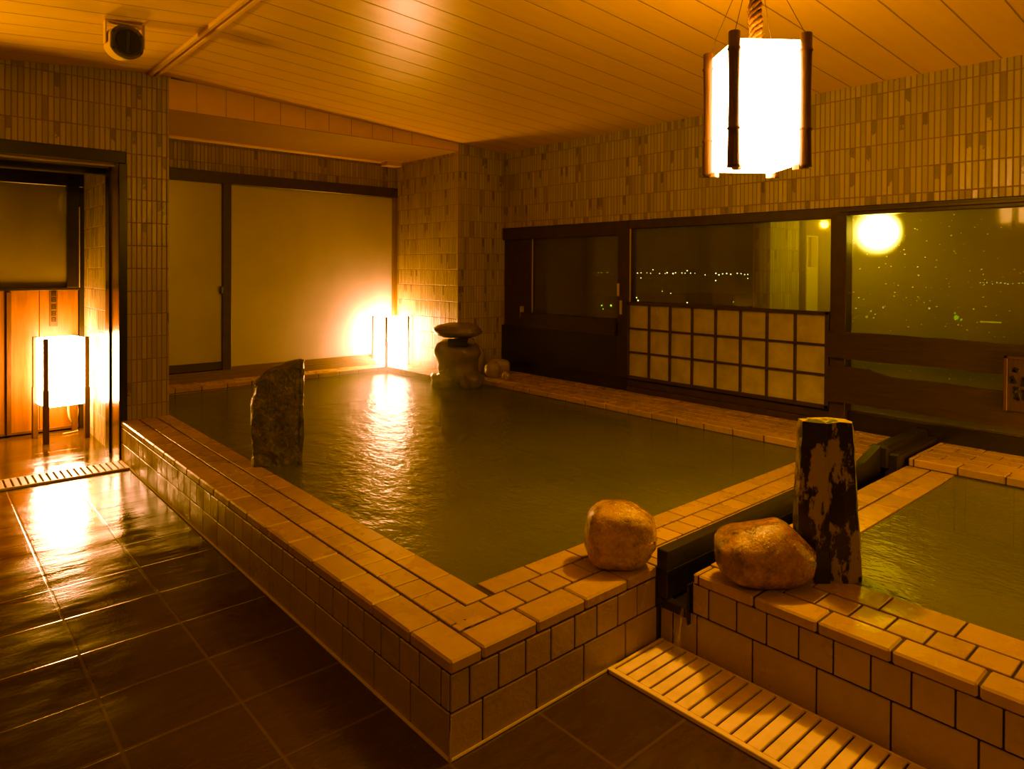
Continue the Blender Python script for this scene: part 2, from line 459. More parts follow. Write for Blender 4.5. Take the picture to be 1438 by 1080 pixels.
# soffit beam across the niche
b = MB().box((.346, PY, 2.776), (3.257, LY+.1, 3.12))
struct(b.build('trim_2', M['beam']))
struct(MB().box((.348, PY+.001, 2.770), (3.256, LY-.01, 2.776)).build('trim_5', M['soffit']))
g = MB()
for x in (.558, .796, 1.034, 1.27, 1.505, 1.738, 1.97, 2.2, 2.43, 2.66):
    g.box((x-.0015, PY-.0012, 2.777), (x+.0015, PY+.002, 3.05))
g.box((.36, PY-.012, 3.02), (3.2, PY+.002, 3.05))
sj = g.build('trim_3', M['battenwood']); struct(sj)
MBj = MB().box((.34, LY-.16, 2.760), (3.256, LY-.02, 2.770)); struct(MBj.build('trim_4', M['beam']))

# door wall with the tiled pillar on its right end
w = MB()
w.box((-2.6, PY, 2.39), (.04, PY+.42, 3.2))
w.box((.04, PY, 0.0), (.347, PY+.42, 3.2))
w.box((-2.6, PY, 0), (-1.75, PY+.42, 2.39))
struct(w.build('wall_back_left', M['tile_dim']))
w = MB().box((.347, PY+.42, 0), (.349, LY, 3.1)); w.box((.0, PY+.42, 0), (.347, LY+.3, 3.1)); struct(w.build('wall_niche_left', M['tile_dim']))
# right side of the doorway recess, thin tiles
w = MB().box((-.005, PY+.42, 0), (.0, 5.80, 2.5)); struct(w.build('wall_doorway_right', M['tile']))
struct(MB().box((-2.6, 5.8, 0), (.2, 5.95, 3.1)).build('wall_doorway_back', M['black']))
struct(MB().box((-2.6, PY+.42, 2.40), (0, 5.8, 2.6)).build('wall_doorway_head', M['black']))
# back wall over the sliding window
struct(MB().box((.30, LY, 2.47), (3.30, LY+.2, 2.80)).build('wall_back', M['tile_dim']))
struct(MB().box((.30, LY+.06, 0), (3.30, LY+.2, 2.47)).build('wall_back_outer', M['black']))
# corner column
struct(MB().box((3.258, PY, 0), (4.1, LY+.2, 3.1)).build('wall_corner', M['tile']))
# window wall: tiled head, dark base
struct(MB().box((WX, -4.8, 1.965), (WX+.22, PY, 3.1)).build('wall_right', M['tile']))
struct(MB().box((WX, -4.8, 0), (WX+.2, PY, .475)).build('wall_right_base', M['black']))
struct(MB().box((WX+.005, 2.45, .475), (WX+.2, PY, .86)).build('wall_right_lower', M['blackwood']))
# the rest of the room, behind the camera
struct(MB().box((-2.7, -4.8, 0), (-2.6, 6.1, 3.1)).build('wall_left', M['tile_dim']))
struct(MB().box((-2.7, -4.9, 0), (4.2, -4.8, 3.2)).build('wall_front', M['plaster']))

# door frame (open doorway) round the recess
d1 = thing('door_1', (0, PY, 0), None, None, kind='structure')
f = MB()
f.box((-1.75, PY-.01, 2.30), (.04, PY+.40, 2.395), .006)
f.box((-1.75, PY+.42, 2.25), (0, PY+.52, 2.40), .004)
f.box((-.012, PY-.012, 0), (.045, PY+.03, 2.30), .003)
f.box((-.02, PY+.30, 0), (.0395, PY+.44, 2.30), .003)
f.box((-1.75, PY-.01, 0), (-1.70, PY+.40, 2.30), .004)
f.build('frame', M['black'], d1)
MB().box((-.006, PY+.03, 0), (.0395, PY+.30, 2.30)).build('jamb_lining', M['jamb'], d1)['label'] = 'satin metal lining that mirrors the lantern'
MB().box((-1.72, PY+.06, 2.285), (-.02, PY+.12, 2.30), .002).build('track', M['jamb'], d1)

# ---------------- windows
w1 = thing('window_1', (1.8, LY, .42), None, None, kind='structure')
f = MB()
f.box((.349, LY-.06, 2.355), (3.30, LY+.05, 2.475), .005)
f.box((.349, LY-.05, .455), (1.2, LY-.015, .535), .004)
f.box((1.18, LY-.065, .45), (1.268, LY+.0, 2.36), .004)
f.build('frame', M['frame'], w1)
MB().box((3.213, LY-.055, .40), (3.258, LY+.04, 2.40), .004).box((3.13, LY-.02, 2.355), (3.258, LY, 2.37)).build('jamb', M['jamb'], w1)
f = MB()
for k in range(4):
    f.box((1.268 if k == 3 else .349, LY-.02-.03*(3-k), .36), (3.214, LY-.02-.03*(3-k)+.022, .405+.022*k), .002)
f.build('track', M['track'], w1)
MB().box((.349, LY-.03, .53), (1.19, LY-.02, 2.36)).build('pane', M['frost'], w1)
MB().box((1.26, LY+.0, .44), (3.22, LY+.012, 2.36)).build('pane', M['frost'], w1)
MB().box((1.15, LY-.09, 1.23), (1.185, LY-.05, 1.31), .006).build('latch', M['black'], w1)

GX = 3.935
# left sash
w2 = thing('window_2', (GX, 3.2, .9), None, None, kind='structure')
f = MB()
f.box((WX+.01, 2.45, 1.83), (GX+.05, PY, 1.965), .004)
f.box((WX+.03, 3.83, .86), (GX+.05, 4.02, 1.84), .004)
f.box((WX+.045, 4.02, .475), (GX+.05, PY, 1.84))
f.box((WX+.005, 2.455, .475), (GX+.05, 2.60, 1.84), .004)
f.box((WX+.03, 2.6, .86), (GX+.05, 3.83, .99), .004)
f.build('frame', M['frame'], w2)
f = MB().box((WX+.026, 3.818, .99), (WX+.034, 3.829, 1.83)); f.build('edge_strip', M['alu'], w2)
for y, z0, z1 in ((3.972, .955, 1.085), (2.586, 1.243, 1.366), (2.552, 1.068, 1.204)):
    MB().box((WX-.012, y-.012, z0), (WX+.04, y+.012, z1), .004).build('finger_pull', M['alu'], w2)
MB().box((GX, 2.58, .98), (GX+.006, 3.84, 1.85)).build('pane', M['glass'], w2)
# middle pane
w3 = thing('window_3', (GX, 1.5, .4), None, None, kind='structure')
f = MB()
f.box((WX+.01, .44, 1.885), (GX+.05, 2.456, 1.965), .004)
f.box((WX-.045, .44, .30), (GX+.05, .552, 1.90), .004)
f.box((WX-.01, .55, .40), (GX+.05, 2.46, .462), .004)
f.box((WX-.03, .55, .345), (GX+.05, 2.46, .40), .004)
f.build('frame', M['frame'], w3)
MB().box((WX+.003, 2.442, 1.19), (WX+.012, 2.452, 1.885)).build('edge_strip', M['alu'], w3)
MB().box((GX, .55, .46), (GX+.006, 2.456, 1.89)).build('pane', M['glass'], w3)
# right pane
w4 = thing('window_4', (GX, -1.8, .4), None, None, kind='structure')
f = MB()
f.box((WX+.01, -4.8, 1.90), (GX+.05, .44, 1.965), .004)
f.box((WX-.02, -4.8, 1.925), (WX+.02, .50, 1.945), .002)
f.build('frame', M['frame'], w4)
f = MB()
for k in range(3):
    f.box((WX+.01+.016*k, -4.8, .40+.028*k), (GX+.05, .44, .428+.028*k), .003)
f.build('sill', M['jamb'], w4)
MB().quad((GX+.003, .445, .47), (GX+.003, -4.8, .47), (GX+.003, -4.8, 1.91), (GX+.003, .445, 1.91)).build('pane', M['wetglass'], w4)

# doorway recess window
w5 = thing('window_5', (-.5, 5.78, 1.3), None, None, kind='structure')
f = MB()
f.box((-2.6, 5.73, 2.235), (0.0, 5.80, 2.42), .004)
f.box((-.145, 5.70, 1.31), (-.046, 5.80, 2.24), .004)
f.box((-.046, 5.735, 0), (.0, 5.80, 2.24), .004)
f.box((-2.6, 5.72, 1.285), (-.046, 5.80, 1.312), .004)
f.build('frame', M['black'], w5)
MB().box((-.052, 5.69, 1.31), (-.046, 5.70, 2.05)).build('edge_strip', M['alu'], w5)
MB().box((-2.6, 5.765, 1.305), (-.14, 5.771, 2.24)).build('pane', M['doorglass'], w5)

# ================================================================== POOLS
def rects_row(x0, x1, y0, y1, pitch, along, phase=0.0, gap=.008):
    """tile rectangles filling one row; along 'X' or 'Y'"""
    a0, a1 = (x0, x1) if along == 'X' else (y0, y1)
    k = math.floor((a0-phase)/pitch)
    out = []
    p = phase + k*pitch
    while p < a1-1e-4:
        s, e = max(p, a0)+gap/2, min(p+pitch, a1)-gap/2
        if e-s > .012:
            out.append((s, e, y0+gap/2, y1-gap/2) if along == 'X' else (x0+gap/2, x1-gap/2, s, e))
        p += pitch
    return out

def rim_area(mb, rects, z, h=.012, bev=.0018):
    for x0, x1, y0, y1 in rects:
        mb.box((x0, y0, z-h), (x1, y1, z+random.uniform(-.0006, .0006)), bev)

def face_rows(mb, axis, plane, a0, a1, z0, z1, pitch, phase, out, gap=.006, th=.008):
    for s, e, _, _ in rects_row(a0, a1, 0, 1, pitch, 'X', phase, gap):
        if axis == 'X': mb.box((plane-(th if out < 0 else 0), s, z0+gap/2), (plane+(th if out > 0 else 0), e, z1-gap/2), .0025)
        else: mb.box((s, plane-(th if out < 0 else 0), z0+gap/2), (e, plane+(th if out > 0 else 0), z1-gap/2), .0025)

ZC, ZL, ZB = .305, .35, .36      # pool rim, window ledge, back ledge
p1 = thing('large_bath', (1.6, 2.2, 0), 'large square sunken bath with brown tiled rim filling the middle of the room', 'bath')
core = MB()
core.box((.009, .009, 0), (.36, PY-.002, ZC-.006))
core.box((.36, .009, 0), (3.24, .358, ZC-.006))
core.box((3.245, .009, 0), (WX-.003, PY-.003, ZL-.006))
core.box((2.955, PY-.002, 0), (3.255, 5.53, ZB-.006))
core.box((.353, 5.255, 0), (2.955, 5.53, ZB-.006))
core.build('rim_core', M['grout'], p1)
rt = MB()
# outer course of rim: long bullnose tiles that lip over the front
for s, e, _, _ in rects_row(0, PY, 0, 1, .2405, 'X', .231-.2405, .006):
    if s < .1: s = .128
    rt.box((.0, s if s > .13 else -.002, ZC-.043), (.122, e, ZC), .007)
for s, e, _, _ in rects_row(.125, 1.03, 0, 1, .2405, 'X', .125, .006):
    rt.box((s, .0, ZC-.043), (e, .122, ZC), .007)
rim_area(rt, rects_row(.125, .247, .125, PY, .1205, 'Y', .173), ZC)
rim_area(rt, rects_row(.25, .36, .247, PY, .2405, 'Y', .25), ZC)
rim_area(rt, rects_row(.145, 3.24, .125, .247, .1205, 'X', .307), ZC)
rim_area(rt, rects_row(.372, 3.24, .25, .358, .2405, 'X', .383), ZC)
rim_area(rt, rects_row(1.03, 3.24, .004, .122, .2405, 'X', .125), ZC)
# ledge under the windows, with a lip
for s, e, _, _ in rects_row(.01, PY-.02, 0, 1, .2405, 'X', .02, .005):
    rt.box((3.24, s, ZL-.05), (3.36, e, ZL), .006)
for i, (xa, xb) in enumerate(((3.363, 3.485), (3.488, 3.608), (3.611, 3.74), (3.743, WX-.003))):
    rim_area(rt, rects_row(xa, xb, .01, PY-.02, .2405, 'Y', .02+.12*(i % 2)), ZL)
# niche ledge and back ledge
for s, e, _, _ in rects_row(PY, 5.25, 0, 1, .2405, 'X', 4.4, .005):
    rt.box((2.95, s, ZB-.05), (3.075, e, ZB), .006)
rim_area(rt, rects_row(3.078, 3.253, PY, 5.25, .2405, 'Y', 4.52), ZB)
for s, e, _, _ in rects_row(.353, 3.253, 0, 1, .2405, 'X', .41, .005):
    rt.box((s, 5.25, ZB-.05), (e, 5.372, ZB), .006)
rim_area(rt, rects_row(.353, 3.253, 5.375, 5.50, .2405, 'X', .53), ZB)
rt.build('rim_tiles', M['rim'], p1)
ft = MB()
face_rows(ft, 'X', .008, .008, PY, .143, .262, .1195, .053, -1)
face_rows(ft, 'X', .008, .008, PY, .004, .143, .2345, .224, -1)
face_rows(ft, 'Y', .008, .0, 1.03, .143, .262, .1185, .075, -1)
face_rows(ft, 'Y', .008, .0, 1.03, .004, .143, .235, .128, -1)
ft.build('outer_wall_tiles', M['face'], p1)
inn = MB()
inn.box((.30, .30, -.32), (3.3, 5.3, -.30))
face_rows(inn, 'X', .36, .36, PY, .0, .29, .2, 0, 1); face_rows(inn, 'Y', .358, .36, 3.24, .0, .29, .2, 0, 1)
face_rows(inn, 'X', 3.245, .36, PY, .0, .30, .24, .02, -1, th=.003); face_rows(inn, 'Y', 5.255, .36, 2.95, .0, .31, .24, .41, -1, th=.003)
face_rows(inn, 'X', 2.955, PY, 5.25, .0, .31, .24, .41, -1, th=.003)
inn.build('basin_lining', M['face'], p1)
cl = MB()
cl.tube([(-.003, .0, .004), (-.003, PY, .004)], .006, 6); cl.tube([(0, -.003, .004), (.78, -.003, .004)], .005, 6)
cl.tube([(-.001, -.001, .0), (-.004, -.004, .06), (.002, -.002, .13)], [.006, .003, .002], 5)
cl.build('caulk_line', M['pale_grout'], p1)

def water_sheet(name, x0, x1, y0, y1, z, extra=()):
    mb = MB()
    for a in ((x0, x1, y0, y1),)+tuple(extra):
        mb.quad((a[0], a[2], z), (a[1], a[2], z), (a[1], a[3], z), (a[0], a[3], z))
    return mb.build(name, M['water'])
wa = water_sheet('bath_water', .352, 3.25, .352, PY, .2995, ((.352, 2.96, PY, 5.26),))
tag(wa, 'murky olive green water filling the large bath', 'water', None, 'stuff')

Z2 = .322
p2 = thing('small_bath', (2.3, -1.6, 0), 'smaller brown tiled bath at the right edge, beside the long drain grate', 'bath')
core = MB()
core.box((1.059, -3.4, 0), (1.437, -.154, Z2-.006))
core.box((1.437, -.41, 0), (3.24, -.154, Z2-.006))
core.box((1.437, -3.4, 0), (3.24, -3.1, Z2-.006))
core.box((3.305, -4.5, 0), (WX-.003, -.165, .37-.006))
core.build('rim_core', M['grout'], p2)
rt = MB()
for s, e, _, _ in rects_row(-3.4, -.15, 0, 1, .2315, 'X', -.636, .006):
    rt.box((1.05, s, Z2-.043), (1.165, e, Z2), .007)
rim_area(rt, rects_row(1.168, 1.29, -3.4, -.15, .1157, 'Y', -.69), Z2)
rim_area(rt, rects_row(1.293, 1.435, -3.4, -.15, .2315, 'Y', -.74), Z2)
rim_area(rt, rects_row(1.438, 3.30, -.41, -.285, .2315, 'X', 1.5), Z2)
rim_area(rt, rects_row(1.438, 3.30, -.282, -.15, .1157, 'X', 1.5), Z2)
for s, e, _, _ in rects_row(-4.5, -.16, 0, 1, .2315, 'X', -.42, .005):
    rt.box((3.30, s, .37-.05), (3.42, e, .37), .006)
for i, (xa, xb) in enumerate(((3.423, 3.54), (3.543, 3.66), (3.663, 3.78), (3.783, WX-.003))):
    rim_area(rt, rects_row(xa, xb, -4.5, -.16, .2315, 'Y', -.42+.12*((i+1) % 2)), .37)
rt.build('rim_tiles', M['rim'], p2)
ft = MB()
face_rows(ft, 'X', 1.058, -3.4, -.15, .165, .281, .1172, -.222, -1)
face_rows(ft, 'X', 1.058, -3.4, -.06, .004, .165, .2325, -.171, -1)
face_rows(ft, 'X', 1.058, -.06, .0, .004, .15, .2325, -.06, -1)
face_rows(ft, 'Y', -.154, 1.06, 3.2, .19, .281, .2325, .1, 1)
ft.build('outer_wall_tiles', M['face'], p2)
inn = MB(); inn.box((1.4, -3.2, -.32), (3.3, -.3, -.30))
face_rows(inn, 'X', 1.437, -3.1, -.41, 0, .305, .23, 0, 1); face_rows(inn, 'Y', -.41, 1.44, 3.24, 0, .305, .23, 0, -1)
face_rows(inn, 'X', 3.305, -3.1, -.41, 0, .31, .23, 0, -1)
inn.build('basin_lining', M['face'], p2)
wb = water_sheet('bath_water', 1.43, 3.306, -3.15, -.405, .3155)
tag(wb, 'dark green water in the smaller bath at the right edge', 'water', None, 'stuff')

# overflow trough between the two baths
tr = thing('overflow_trough', (2.1, -.07, 0), 'black board-sided overflow trough between the two baths', 'trough')
b = MB(); b.box((1.022, -.052, .30), (3.24, -.001, .382), .004); b.build('upper_board', M['blackwood'], tr)
b = MB(); b.box((1.026, -.050, .186), (3.24, -.002, .299), .003); b.build('lower_board', M['blackwood'], tr)
b = MB(); b.box((3.18, -.09, .30), (WX-.003, .002, .44), .012); b.prism([(2.95, .382), (3.18, .44), (3.18, .30), (2.95, .30)], 'Y', -.05, -.002); b.box((3.2, -.143, .2), (WX-.003, -.06, .40), .01)
b.build('raised_end', M['blackwood'], tr)
b = MB(); b.box((1.062, -.1445, .10), (3.29, -.05, .175)); b.box((1.03, -.145, .12), (3.3, -.139, .278), .001); b.box((1.022, -.144, .15), (1.06, .0, .186), .002)
b.build('channel', M['black'], tr)
# thin stream that drips from the spout of the trough
m, nt, out = new_mat('thin_falling_water')
gl = nd(nt, 'ShaderNodeBsdfGlossy'); gl.inputs['Roughness'].default_value = .15
tp = nd(nt, 'ShaderNodeBsdfTransparent'); mx = nd(nt, 'ShaderNodeMixShader'); mx.inputs[0].default_value = .16
L(nt, tp, 0, mx, 1); L(nt, gl, 0, mx, 2); L(nt, mx, 0, out, 0)
s_ = MB()
s_.tube([(1.018, -.13, .187), (1.0, -.135, .16), (.985, -.135, .10), (.975, -.13, .03)], [.006, .009, .012, .02], 8)
tag(s_.build('water_stream', m), 'thin stream of water falling from the black trough onto the grate', 'water', None, 'stuff')

# drain grates
def grate(name, x0, x1, y0, y1, along, pitch, label):
    o = thing(name, ((x0+x1)/2, (y0+y1)/2, 0), label, 'drain')
    MB().box((x0, y0, .0), (x1, y1, .003)).build('gutter', M['gratedark'], o)
    s = MB()
    if along == 'X':
        y = y0
        while y < y1-.01:
            s.box((x0+.012, y+.003, .003), (x1-.012, min(y+pitch-.006, y1), .014), .002); y += pitch
    else:
        x = x0
        while x < x1-.01:
            s.box((x+.003, y0+.008, .003), (min(x+pitch-.008, x1), y1-.008, .014), .002); x += pitch
    s.build('slats', M['grate'], o)
    f = MB()
    if along == 'X': f.box((x0-.012, y0, .0), (x0+.010, y1, .016), .002); f.box((x1-.008, y0, .0), (x1, y1, .012), .002); f.box((x0-.012, y1-.012, 0), (x1, y1, .015), .002)
    else: f.box((x0, y0-.006, .0), (x1, y0+.006, .015), .002); f.box((x0, y1-.006, .0), (x1, y1+.006, .013), .002)
    f.build('frame', M['grate'], o)
    return o
grate('drain_grate', .725, 1.048, -3.2, -.01, 'X', .0529, 'long cream slatted drain grate along the front of the smaller bath')
grate('drain_grate', -1.75, -.006, 4.0, 4.245, 'Y', .042, 'cream slatted drain grate across the doorway floor by the tiled pillar')

# ================================================================== LANTERNS
def rotz(a): return Matrix.Rotation(a, 3, 'Z')

def lantern_shade(mb, c, a, z0, z1, rot, bottom=False, top=False):
    h = a/2
    cs = [Vector(c)+rot@Vector((sx*h, sy*h, 0)) for sx, sy in ((-1, -1), (1, -1), (1, 1), (-1, 1))]
    for i in range(4):
        p, q = cs[i], cs[(i+1) % 4]
        n = 6
        for k in range(n):
            u, v = p.lerp(q, k/n), p.lerp(q, (k+1)/n)
            mb.quad((u.x, u.y, z0), (v.x, v.y, z0), (v.x, v.y, z1), (u.x, u.y, z1))
    if bottom: mb.quad(*[(v.x, v.y, z0) for v in cs])
    if top: mb.quad(*[(v.x, v.y, z1) for v in cs])
    bmesh.ops.remove_doubles(mb.bm, verts=mb.bm.verts, dist=1e-5)
    return cs

def twine(mb, p, z, r, dirv):
    ring = [(p.x+math.cos(t)*r, p.y+math.sin(t)*r, z+.003*math.sin(3*t)) for t in [i*math.pi/6 for i in range(13)]]
    mb.tube(ring, .0035, 5); mb.tube([(q[0], q[1], q[2]+.007) for q in ring], .003, 5)
    for k in range(3):
        d = dirv + Vector((random.uniform(-.4, .4), random.uniform(-.4, .4), random.uniform(-.5, .9)))
        mb.tube([(p.x+dirv.x*r, p.y+dirv.y*r, z), tuple(Vector((p.x+dirv.x*r, p.y+dirv.y*r, z))+d*.03)], [.003, .001], 4)

# pendant lantern
PC = Vector((1.58, -.10, 0)); PR = rotz(R(-38))
pend = thing('pendant_lantern', (PC.x, PC.y, 1.95), 'square white paper lantern with bamboo corner posts hanging from the ceiling', 'lantern')
ms = MB(); cs = lantern_shade(ms, PC, .285, 1.95, 2.475, PR, bottom=True)
ms.build('paper_shade', M['paper'], pend)
for i, cpt in enumerate(cs):
    o = (cpt-PC).normalized(); q = cpt+o*.017
    mp = MB()
    z0, z1 = (1.932, 2.50)
    prof = [(z0, .021), (z0+.012, .020), (z0+.12, .0185), (z0+.155, .0180), (z0+.162, .0225), (z0+.17, .018), (z0+.3, .0165), (z0+.40, .0175), (z0+.485, .019), (z0+.495, .0225), (z0+.505, .019), (z1-.005, .0195), (z1, .018)]
    mp.tube([(q.x, q.y, z) for z, r in prof], [r*1.28 for z, r in prof], 12)
    po = mp.build('bamboo_post', M['bamboo'], pend, True)
    for zz, r_ in ((z0+.165, .0285), (z0+.45, .026)):
        mt = MB(); twine(mt, q, zz, r_, o); mt.build('twine_tie', M['twine'], po)
    mw = MB(); top = Vector((PC.x, PC.y, 2.94))
    mw.tube([(q.x, q.y, z1-.01), tuple((Vector((q.x, q.y, z1))).lerp(top, 1.0))], .0016, 5)
    mw.build('hanging_wire', M['wire'], pend)
    mf = MB(); fq = PC+(cpt-PC)*.93
    mf.box((fq.x-.016, fq.y-.016, 1.925), (fq.x+.016, fq.y+.016, 1.95), .003); mf.build('foot_clip', M['clip'], pend)
mr = MB()
for k in range(4):
    pts = []; rr = []
    for i in range(70):
        z = 2.47+.50*i/69; a = i*.42+k*math.pi/2
        env = .010+.012*abs(math.sin((z-2.47)*11))
        pts.append((PC.x+math.cos(a)*env, PC.y+math.sin(a)*env, z)); rr.append(.0105+.003*math.sin(i*.7+k))
    mr.tube(pts, rr, 6)
for k in range(46):
    z = random.uniform(2.48, 2.93); a = random.uniform(0, 6.28); r0 = .018
    p = Vector((PC.x+math.cos(a)*r0, PC.y+math.sin(a)*r0, z)); d = Vector((math.cos(a)*.6, math.sin(a)*.6, random.uniform(-1, 1)))
    mr.tube([tuple(p), tuple(p+d*random.uniform(.015, .035))], [.0022, .0008], 4)
mr.build('straw_rope', M['rope'], pend, True)
mk = MB(); mk.tube([(PC.x, PC.y, 2.93), (PC.x, PC.y, ceil_z(PC.x))], [.045, .05], 16); mk.build('ceiling_cup', M['bamboo'], pend)

def floor_lantern(name, c, z0, a, h, leg, rot, label, legw=.030, cord=False, paper='paper_bright'):
    o = thing(name, (c[0], c[1], z0), label, 'lantern')
    C_ = Vector((c[0], c[1], 0))
    ms = MB(); cs = lantern_shade(ms, C_, a, z0+leg, z0+h-.012, rot)
    ms.build('paper_shade', M[paper], o)
    for cpt in cs:
        d = (cpt-C_).normalized(); q = cpt+d*legw*.35
        ml = MB()
        ml.obox((q.x, q.y, z0+h*.25), (legw*.55, legw*.55, h*.25), rot, .002)
        ml.obox((q.x, q.y, z0+h*.75-.002), (legw*.45, legw*.45, h*.25), rot, .002)
        lo = ml.build('corner_post', M['darkwood'], o)
        for fz in (.55, .90):
            mt = MB(); twine(mt, q, z0+h*fz, legw*.75, d); mt.build('twine_tie', M['twine'], lo)
    mb = MB(); mb.obox((c[0], c[1], z0+leg+.004), (a/2-.004, .016, .004), rot); mb.obox((c[0], c[1], z0+leg+.0045), (.016, a/2-.004, .004), rot)
    bp = mb.build('crossbar', M['darkwood'], o)
    mb = MB(); mb.tube([(c[0], c[1], z0+leg+.008), (c[0], c[1], z0+leg+.06)], .025, 10); mb.build('lamp_holder', M['clip'], o)
    if cord:
        mc = MB(); base = Vector((-.11, 5.655, 0)); pts = []
        for i in range(40):
            t = i/39; ang = -math.pi/2+t*2*math.pi*1.05
            pts.append((base.x+.035*math.cos(ang), base.y+.01*math.sin(3*ang), .20+.11*math.sin(ang)))
        mc.tube(pts, .008, 6); mc.tube([(x+.006, y+.012, z-.012) for x, y, z in pts], .007, 6)
        mc.tube([(-.11, 5.655, .09), (-.10, 5.65, .05), (-.08, 5.6, .008), (-.2, 5.55, .008)], .007, 6)
        mc.build('power_cord', M['cable'], o)['label'] = 'coiled pale power cord'
    return o
floor_lantern('floor_lantern', (-.230, 5.447), 0, .29, .89, .30, rotz(R(8)), 'tall paper floor lantern on dark legs in the doorway before a cedar panel', .036, True, 'paper_door')
floor_lantern('floor_lantern', (3.075, 5.395), ZB, .285, .575, .012, rotz(0), 'short glowing paper lantern on the back corner ledge of the large bath', .026)
floor_lantern('floor_lantern', (3.52, -1.40), .37, .285, .575, .012, rotz(0), 'short paper lantern on the window ledge beside the smaller bath, past the wooden sign', .026, False, 'paper_dim')

# ================================================================== STONES, POSTS
def rotz(a): return Matrix.Rotation(a, 3, 'Z')
def stone1fn(p):
    # blunt egg: flat-ish left, corner at upper right
    p.x *= 1.0 + (.10*min(1, max(-1, p.z/.12)) if p.x > 0 else -.10*max(0, p.z/.12))
    if p.z > 0: p.z -= .22*max(0, p.x-.02)
    return p
mb = MB(); blob(mb, (.925, .110, ZC+.1235), (.143, .105, .128), 3, .07, 1.9, 5, 3.1, VR, -.95, stone1fn)
tag(mb.build('boulder', M['stone_a'], None, True, (.925, .110, ZC)), 'tan rounded boulder on the large bath rim left of the black trough', 'stone', 'boulders on the bath rims')
def stone2fn(p):
    t = max(-1.0, min(1.0, p.x/.185))
    if p.z > -.02:
        pts = ((-1, .80), (-.7, .86), (-.35, .84), (0.0, .92), (.25, 1.03), (.45, .95), (.75, .62), (1.0, .40))
        for (a, ha), (b, hb) in zip(pts, pts[1:]):
            if a <= t <= b: h = ha+(hb-ha)*(t-a)/(b-a); break
        k = min(1.0, max(0.0, (p.z+.02)/.06))
        p.z *= 1+(h-1)*k
        p.z -= .20*max(0.0, -p.y-.02)*k
    p.y *= 1.0-.18*t
    return p
mb = MB(); blob(mb, (1.185, -.378, Z2+.1135), (.178, .118, .118), 11, .06, 1.6, 5, 2.9, VR@rotz(R(-6)), -.95, stone2fn)
tag(mb.build('boulder', M['stone_b'], None, True, (1.185, -.378, Z2)), 'wet orange-brown boulder on the smaller bath rim against the peeling black post', 'stone', 'boulders on the bath rims')

# peeling black post: tapering slab with a ridge
mb = MB(); rings = []
prof = [(0, .128, .075), (.04, .126, .075), (.12, .122, .072), (.25, .118, .068), (.38, .112, .062), (.5, .104, .058), (.58, .099, .055), (.60, .097, .053)]
for k, (z, hw, hd) in enumerate(prof):
    ring = []
    outline = [(-1, -.35), (-.62, -.95), (-.2, -1.0), (-.12, -.80), (.35, -.92), (.8, -.8), (1, -.2), (.95, .7), (.3, 1), (-.5, .95), (-.95, .6)]
    for j, (ox, oy) in enumerate(outline):
        jit = .006*noise.noise(Vector((j*1.7, z*9, 2.2)))
        lean = -.012*z/.65
        v = VR @ Vector((ox*hw+jit+lean, oy*hd+jit, 0))
        zz = Z2+.001+z+(.008*noise.noise(Vector((j*2.1, 7, 1))) if k == len(prof)-1 else 0)
        ring.append(mb.bm.verts.new((1.425+v.x, -.505+v.y, zz)))
    rings.append(ring)
for a, b2 in zip(rings, rings[1:]):
    n = len(a)
    for j in range(n): mb.bm.faces.new((a[j], a[(j+1) % n], b2[(j+1) % n], b2[j]))
mb.bm.faces.new(rings[0]); mb.bm.faces.new(rings[-1][::-1])
bmesh.ops.subdivide_edges(mb.bm, edges=[e for e in mb.bm.edges if abs(e.verts[0].co.z-e.verts[1].co.z) > .02], cuts=3)
for v in mb.bm.verts:
    if v.co.z > Z2+.01: v.co += Vector((1, -.6, 0))*.004*noise.noise(v.co*28)
tag(mb.build('wooden_post', M['post'], None, False, (1.425, -.505, Z2)), 'charred black wooden post with peeling pale patches on the bath rim', 'post')

# standing slate slab half on the rim, half in the water
mb = MB()
ol = [(-.150, 0), (-.152, .12), (-.162, .25), (-.160, .36), (-.142, .44), (-.132, .50), (-.095, .535), (-.04, .575), (.03, .598), (.09, .612), (.128, .612), (.133, .56), (.130, .40), (.128, .2), (.12, 0.0)]
SX = rotz(R(-27))
NR = 7
rows = []
for d in range(NR):
    t = -1+2*d/(NR-1); sc = 1-.10*abs(t)**3
    row = []
    for i, (x, z) in enumerate(ol):
        jx = .010*noise.noise(Vector((i*3.3, d*1.9, .5))); jz = .010*noise.noise(Vector((i*1.3, d*2.7, 4.5))) if z > .1 else 0
        sh = 1.10 if i < 6 else 1
        row.append(mb.bm.verts.new((x*1.06*sc+jx, t*.050*sh+.012*noise.noise(Vector((i*.9, 0, 9))), z*1.02*(1-.03*(t < 0)*abs(t))+jz)))
    rows.append(row)
n = len(ol)
for a, b2 in zip(rows, rows[1:]):
    for j in range(n): mb.bm.faces.new((a[j], a[(j+1) % n], b2[(j+1) % n], b2[j]))
f0 = mb.bm.faces.new(rows[0]); f1 = mb.bm.faces.new(rows[-1][::-1])
bmesh.ops.triangulate(mb.bm, faces=[f0, f1])
bmesh.ops.subdivide_edges(mb.bm, edges=mb.bm.edges[:], cuts=3, use_grid_fill=True)
for v in mb.bm.verts:
    q = v.co*9
    dz = noise.noise(q)+.5*noise.noise(q*2.7)+.25*noise.noise(q*7)
    v.co.y += .011*dz; v.co.x += .006*noise.noise(q*2.1+Vector((5, 5, 5)))
    if v.co.z < .03: v.co.z = -.006 if v.co.x < .02 else -.45
mb.xform(Matrix.Translation((.470, 2.395, ZC+.006)) @ SX.to_4x4())
tag(mb.build('slate_slab', M['slate'], None, False, (.470, 2.395, ZC)), 'dark upright slate slab with slanted top on the left bath rim', 'stone')

